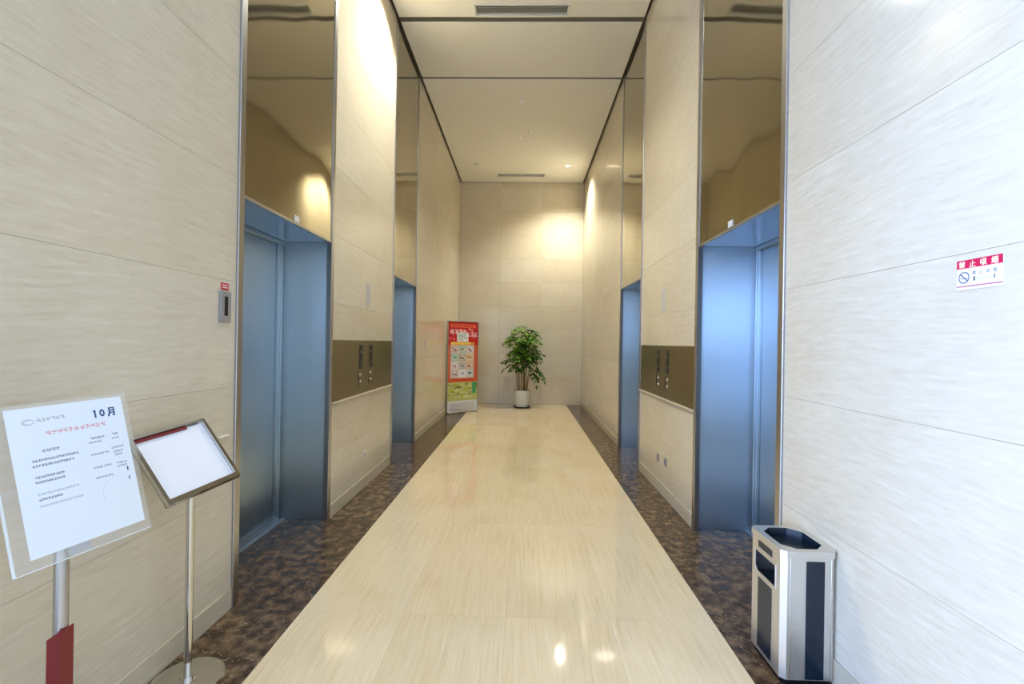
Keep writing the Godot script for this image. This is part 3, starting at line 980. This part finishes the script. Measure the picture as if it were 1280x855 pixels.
func build_notice_stand() -> void:
	var C := Vector3(-1.473, 1.013, -2.076)
	var B := Basis.from_euler(Vector3(-0.669, 1.139, 0.161))
	var foot := V(-1.49, 0, 2.13)
	var t := thing("notice_stand", "chrome pole stand on a round base with a tilted tray holding a blank white sheet", "sign stand", foot)
	var at := func(u: float, v: float, w: float) -> Vector3: return C + B * Vector3(u, v, w) - foot
	var st := mb()
	lathe(st, [Vector2(0.0, 0.0), Vector2(0.15, 0.0), Vector2(0.152, 0.006), Vector2(0.146, 0.014), Vector2(0.03, 0.018), Vector2(0.03, 0.03), Vector2(0.0, 0.03)], 48)
	obj("base", st, M.chrome, t)
	var topc: Vector3 = at.call(0.0, -0.06, -0.03)
	st = mb()
	tube(st, [Vector3(0, 0.018, 0), Vector3(0, topc.y - 0.06, 0), topc], [0.0165, 0.0165, 0.0165], 20)
	obj("pole", st, M.chrome, t)
	st = mb()
	plate(st, at, -0.05, 0.05, -0.1, -0.02, -0.03, -0.018)
	obj("bracket", st, M.chrome, t)
	st = mb()
	plate(st, at, -0.165, 0.165, -0.165, 0.165, -0.018, -0.006)
	obj("tray", st, M.steel_trim, t)
	st = mb()
	var r := 0.014
	plate(st, at, -0.165, 0.165, -0.165, -0.165 + r * 1.6, -0.018, 0.012)
	plate(st, at, -0.165, 0.165, 0.165 - r * 0.7, 0.165, -0.018, 0.010)
	plate(st, at, -0.165, -0.165 + r, -0.165 + r * 1.6, 0.165 - r * 0.7, -0.018, 0.012)
	plate(st, at, 0.165 - r, 0.165, -0.165 + r * 1.6, 0.165 - r * 0.7, -0.018, 0.012)
	obj("rim", st, M.chrome, t)
	st = mb()
	plate(st, at, -0.15, 0.15, -0.142, 0.148, -0.006, -0.003)
	obj("sheet", st, M.paper, t).set_meta("label", "blank white sheet")
	st = mb()
	plate(st, at, -0.15, 0.075, 0.139, 0.153, -0.003, 0.004)
	obj("red_strip", st, M.red_plastic, t)

func oct(x0: float, x1: float, z0: float, z1: float, c: float) -> Array:
	return [Vector2(x0 + c, z0), Vector2(x1 - c, z0), Vector2(x1, z0 + c), Vector2(x1, z1 - c), Vector2(x1 - c, z1), Vector2(x0 + c, z1), Vector2(x0, z1 - c), Vector2(x0, z0 + c)]

func ring_band(st: SurfaceTool, a: Array, b: Array, ya: float, yb: float) -> void:
	# joins two outlines of equal count
	for i in a.size():
		var j := (i + 1) % a.size()
		var p := [V(a[i].x, ya, a[i].y), V(a[j].x, ya, a[j].y), V(b[j].x, yb, b[j].y), V(b[i].x, yb, b[i].y)]
		var n: Vector3 = (p[2] - p[0]).cross(p[1] - p[0]).normalized()
		if n.y < -0.01: n = -n
		quad(st, p[0], p[1], p[2], p[3], n)

func build_bin() -> void:
	var x0 := 1.200
	var x1 := 1.448
	var z0 := 2.225
	var z1 := 2.535
	var o := V((x0 + x1) / 2, 0, (z0 + z1) / 2)
	var hx := (x1 - x0) / 2
	var hz := (z1 - z0) / 2
	var t := thing("litter_bin", "steel litter bin with dark stripes and an ashtray top against the right wall", "litter bin", o)
	var c := 0.022
	var st := mb()
	prism(st, oct(-hx + 0.012, hx - 0.012, -hz + 0.012, hz - 0.012, c), 0.0, 0.03)
	obj("plinth", st, M.black, t)
	# steel walls; the left one is pieced round the mouth
	st = mb()
	var ring_ := oct(-hx, hx, -hz, hz, c)
	var yb := 0.03
	var yt := 0.59
	for i in 8:
		if i == 6: continue
		var a: Vector2 = ring_[i]
		var b: Vector2 = ring_[(i + 1) % 8]
		var n2 := Vector2(b.y - a.y, a.x - b.x).normalized()
		if n2.dot(a + b) < 0: n2 = -n2
		quad(st, V(a.x, yb, a.y), V(b.x, yb, b.y), V(b.x, yt, b.y), V(a.x, yt, a.y), V(n2.x, 0, n2.y))
	var mz := 0.098
	var my0 := 0.42
	var my1 := 0.525
	for r in [[-hz + c, hz - c, yb, my0], [-hz + c, hz - c, my1, yt], [-hz + c, -mz, my0, my1], [mz, hz - c, my0, my1]]:
		box6(st, -hx, -hx + 0.003, r[2], r[3], r[0], r[1])
	obj("body", st, M.bin_steel, t)
	st = mb()
	box6(st, -hx + 0.12, -hx + 0.124, my0 - 0.02, my1 + 0.02, -mz - 0.02, mz + 0.02)
	box6(st, -hx + 0.004, -hx + 0.12, my1 + 0.015, my1 + 0.02, -mz - 0.02, mz + 0.02)
	box6(st, -hx + 0.004, -hx + 0.12, my0 - 0.02, my0 - 0.015, -mz - 0.02, mz + 0.02)
	obj("mouth_lining", st, M.dark_blue, t)
	st = mb()
	var q := [Vector2(-mz, my1), Vector2(mz, my1), Vector2(mz, my0 + 0.022), Vector2(mz - 0.022, my0), Vector2(-mz + 0.0, my0), Vector2(-mz, my0 + 0.02), Vector2(-mz, my1)]
	var loop := []
	for p in q: loop.append(V(-hx - 0.002, p.y, p.x))
	for k in loop.size() - 1: tube(st, [loop[k], loop[k + 1]], [0.004, 0.004], 8)
	obj("mouth_rim", st, M.bin_steel, t)
	# stripes and raised pieces on the faces
	st = mb()
	box6(st, -hx - 0.002, -hx, 0.05, 0.395, -0.062, 0.07, 0.0008)
	obj("side_stripe", st, M.dark_blue, t)
	st = mb()
	box6(st, -hx - 0.002, -hx, 0.545, 0.578, -0.062, 0.07, 0.0008)
	obj("side_stripe", st, M.dark_blue, t)
	st = mb()
	box6(st, -0.018, 0.066, 0.034, 0.572, -hz - 0.002, -hz, 0.0008)
	obj("front_stripe", st, M.dark_blue, t)
	for xx in [[-hx + c + 0.012, -hx + c + 0.016], [hx - 0.03, hx - 0.027]]:
		st = mb()
		box6(st, xx[0], xx[1], 0.034, 0.585, -hz - 0.003, -hz, 0.0008)
		obj("front_bead", st, M.chrome, t)
	# rim and the sunk ashtray
	st = mb()
	var outer := oct(-hx - 0.004, hx + 0.004, -hz - 0.004, hz + 0.004, c)
	var inner := oct(-hx + 0.028, hx - 0.028, -hz + 0.026, hz - 0.026, 0.05)
	var deep := oct(-hx + 0.034, hx - 0.034, -hz + 0.032, hz - 0.032, 0.05)
	for i in 8:
		var a: Vector2 = outer[i]
		var b: Vector2 = outer[(i + 1) % 8]
		var n2 := Vector2(b.y - a.y, a.x - b.x).normalized()
		if n2.dot(a + b) < 0: n2 = -n2
		quad(st, V(a.x, 0.588, a.y), V(b.x, 0.588, b.y), V(b.x, 0.618, b.y), V(a.x, 0.618, a.y), V(n2.x, 0, n2.y))
	ring_band(st, outer, inner, 0.618, 0.618)
	obj("rim", st, M.bin_steel, t)
	st = mb()
	for i in 8:
		var a: Vector2 = inner[i]
		var b: Vector2 = inner[(i + 1) % 8]
		var da: Vector2 = deep[i]
		var db: Vector2 = deep[(i + 1) % 8]
		var n2 := -(a + b).normalized()
		quad(st, V(a.x, 0.6175, a.y), V(b.x, 0.6175, b.y), V(db.x, 0.575, db.y), V(da.x, 0.575, da.y), V(n2.x, 0.2, n2.y).normalized())
	var fan := Geometry2D.triangulate_polygon(PackedVector2Array(deep))
	for i in range(0, fan.size(), 3):
		var p := []
		for k in 3: p.append(V(deep[fan[i + k]].x, 0.575, deep[fan[i + k]].y))
		tri(st, p, [Vector3.UP, Vector3.UP, Vector3.UP], [Vector2.ZERO, Vector2.ZERO, Vector2.ZERO])
	obj("ashtray", st, M.dark_blue, t)

func build_poster() -> void:
	var a := Vector2(-1.622, 10.19)
	var b := Vector2(-1.02, 10.735)
	var d := (b - a).normalized()
	var w := a.distance_to(b)
	var mid := (a + b) / 2
	# own axes: x along the board, z towards the viewer
	var t := thing("poster_stand", "tall red and green printed poster stand angled across the far left corner", "poster stand", V(mid.x, 0, mid.y), atan2(d.y, d.x))
	var st := mb()
	var h := w / 2
	for s in [-1, 1]:
		st = mb()
		cbox(st, Vector3(s * (h - 0.006), 1.0, 0), Vector3(0.012, 2.0, 0.03), 0.003)
		obj("upright", st, M.steel_trim, t)
	for y in [0.02, 1.99]:
		st = mb()
		cbox(st, Vector3(0, y, 0), Vector3(w - 0.024, 0.02, 0.03), 0.003)
		obj("rail", st, M.steel_trim, t)
	st = mb()
	cbox(st, Vector3(0, 1.0, -0.004), Vector3(w - 0.024, 1.96, 0.012), 0.001)
	var pn := obj("panel", st, M.white_plastic, t)
	st = mb()
	quad(st, Vector3(-h + 0.012, 1.98, 0.004), Vector3(h - 0.012, 1.98, 0.004), Vector3(h - 0.012, 0.03, 0.004), Vector3(-h + 0.012, 0.03, 0.004), Vector3(0, 0, 1))
	obj("print", st, M.poster_print, pn)
	st = mb()
	cbox(st, Vector3(0, 0.15, 0.010), Vector3(w - 0.2, 0.17, 0.012), 0.003)
	obj("lower_box", st, M.pale_sticker, t)
	for s in [-1, 1]:
		st = mb()
		cbox(st, Vector3(s * (h - 0.06), 0.008, -0.06), Vector3(0.03, 0.016, 0.22), 0.003)
		obj("foot", st, M.steel_trim, t)

# ------------------------------------------------------------------ plant
func leaf(st: SurfaceTool, p: Vector3, dir: Vector3, len_: float, wid: float, roll: float) -> void:
	var f := basis_for(dir)
	var side: Vector3 = (f[0] * cos(roll) + f[1] * sin(roll))
	var up: Vector3 = side.cross(dir).normalized()
	if up.y < 0: up = -up
	var mid := p + dir * len_ * 0.45 + up * len_ * 0.06
	var tip := p + dir * len_ - up * len_ * 0.12
	var l := mid + side * wid * 0.5 - up * wid * 0.12
	var r := mid - side * wid * 0.5 - up * wid * 0.12
	var l2 := p.lerp(tip, 0.75) + side * wid * 0.3
	var r2 := p.lerp(tip, 0.75) - side * wid * 0.3
	var m2 := p.lerp(tip, 0.75) + up * wid * 0.12
	var z := Vector2.ZERO
	for q in [[p, l, mid], [p, mid, r], [l, l2, m2], [l, m2, mid], [mid, m2, r2], [mid, r2, r], [l2, tip, m2], [m2, tip, r2]]:
		tri(st, q, [up, up, up], [z, z, z])

func build_plant() -> void:
	var t := thing("potted_plant", "leafy green indoor tree in a white pot before the end wall", "plant", V(-0.02, 0, 11.5))
	var st := mb()
	lathe(st, [Vector2(0.0, 0.0), Vector2(0.19, 0.0), Vector2(0.21, 0.03), Vector2(0.2, 0.035), Vector2(0.18, 0.012), Vector2(0.0, 0.012)], 40)
	obj("saucer", st, M.black, t)
	st = mb()
	lathe(st, [Vector2(0.0, 0.014), Vector2(0.145, 0.014), Vector2(0.152, 0.03), Vector2(0.182, 0.40), Vector2(0.186, 0.415), Vector2(0.18, 0.42), Vector2(0.17, 0.415), Vector2(0.165, 0.37)], 44)
	obj("pot", st, M.pot_glaze, t)
	st = mb()
	lathe(st, [Vector2(0.168, 0.385), Vector2(0.1, 0.395), Vector2(0.0, 0.40)], 32)
	obj("soil", st, M.soil, t)
	# canes: foot (x, z), head (x, y, z)
	var canes := [[-0.07, 0.02, -0.20, 1.80, 0.02], [-0.02, -0.05, -0.04, 1.90, -0.05], [0.03, 0.04, 0.08, 1.92, 0.06], [0.07, -0.02, 0.22, 1.78, -0.06], [0.1, 0.05, 0.30, 1.35, 0.04], [-0.11, -0.02, -0.22, 1.15, 0.0], [0.05, 0.09, 0.02, 1.6, 0.16], [0.11, -0.03, 0.28, 1.02, -0.10]]
	for k in canes.size():
		var c: Array = canes[k]
		var foot := V(c[0], 0.39, c[1])
		var head := V(c[2], c[3], c[4])
		var bend := Vector3(0, 0, 0)
		bend.x = (head.x - foot.x) * -0.22
		var pts := []
		for i in 9:
			var u := i / 8.0
			pts.append(foot.lerp(head, u) + bend * sin(PI * u))
		st = mb()
		tube(st, pts, [0.013, 0.012, 0.012, 0.011, 0.010, 0.009, 0.008, 0.006, 0.004], 8)
		obj("stem", st, M.cane, t)
		# leafy side shoots
		st = mb()
		var shoots := 22 if k < 4 or k == 6 else 8
		for j in shoots:
			var u := lerpf(0.52 if k < 4 or k == 6 else 0.66, 1.0, (j + rng.randf()) / shoots)
			var p: Vector3 = foot.lerp(head, u) + bend * sin(PI * u)
			var ang := rng.randf() * TAU
			var out := Vector3(cos(ang) * 1.15, rng.randf_range(-0.25, 0.75), sin(ang)).normalized()
			var L := rng.randf_range(0.16, 0.37)
			if k == 7: out = Vector3(absf(out.x), rng.randf_range(-0.7, 0.1), out.z * 0.5).normalized()
			var prev := p
			for i in 5:
				var v := (i + 1) / 5.0
				var q := p + out * L * v + Vector3.DOWN * L * 0.5 * v * v
				tube(st, [prev, q], [0.003, 0.0025], 4, false)
				var tang := (q - prev).normalized()
				var sd := tang.cross(Vector3.UP).normalized()
				for sg in [-1.0, 1.0]:
					var dir: Vector3 = (tang * 0.55 + sd * sg * 0.8 + Vector3(rng.randf_range(-0.25, 0.25), rng.randf_range(-0.5, 0.15), rng.randf_range(-0.25, 0.25))).normalized()
					leaf(st, q, dir, rng.randf_range(0.08, 0.14), rng.randf_range(0.045, 0.07), rng.randf_range(-0.5, 0.5))
				prev = q
			leaf(st, prev, (out + Vector3.DOWN * 0.8).normalized(), 0.12, 0.055, 0.0)
		var fo := obj("foliage", st, M["leaf_%d" % ([1, 1, 0, 0, 2, 2, 0, 2][k])], t)
		fo.set_meta("kind", "stuff")
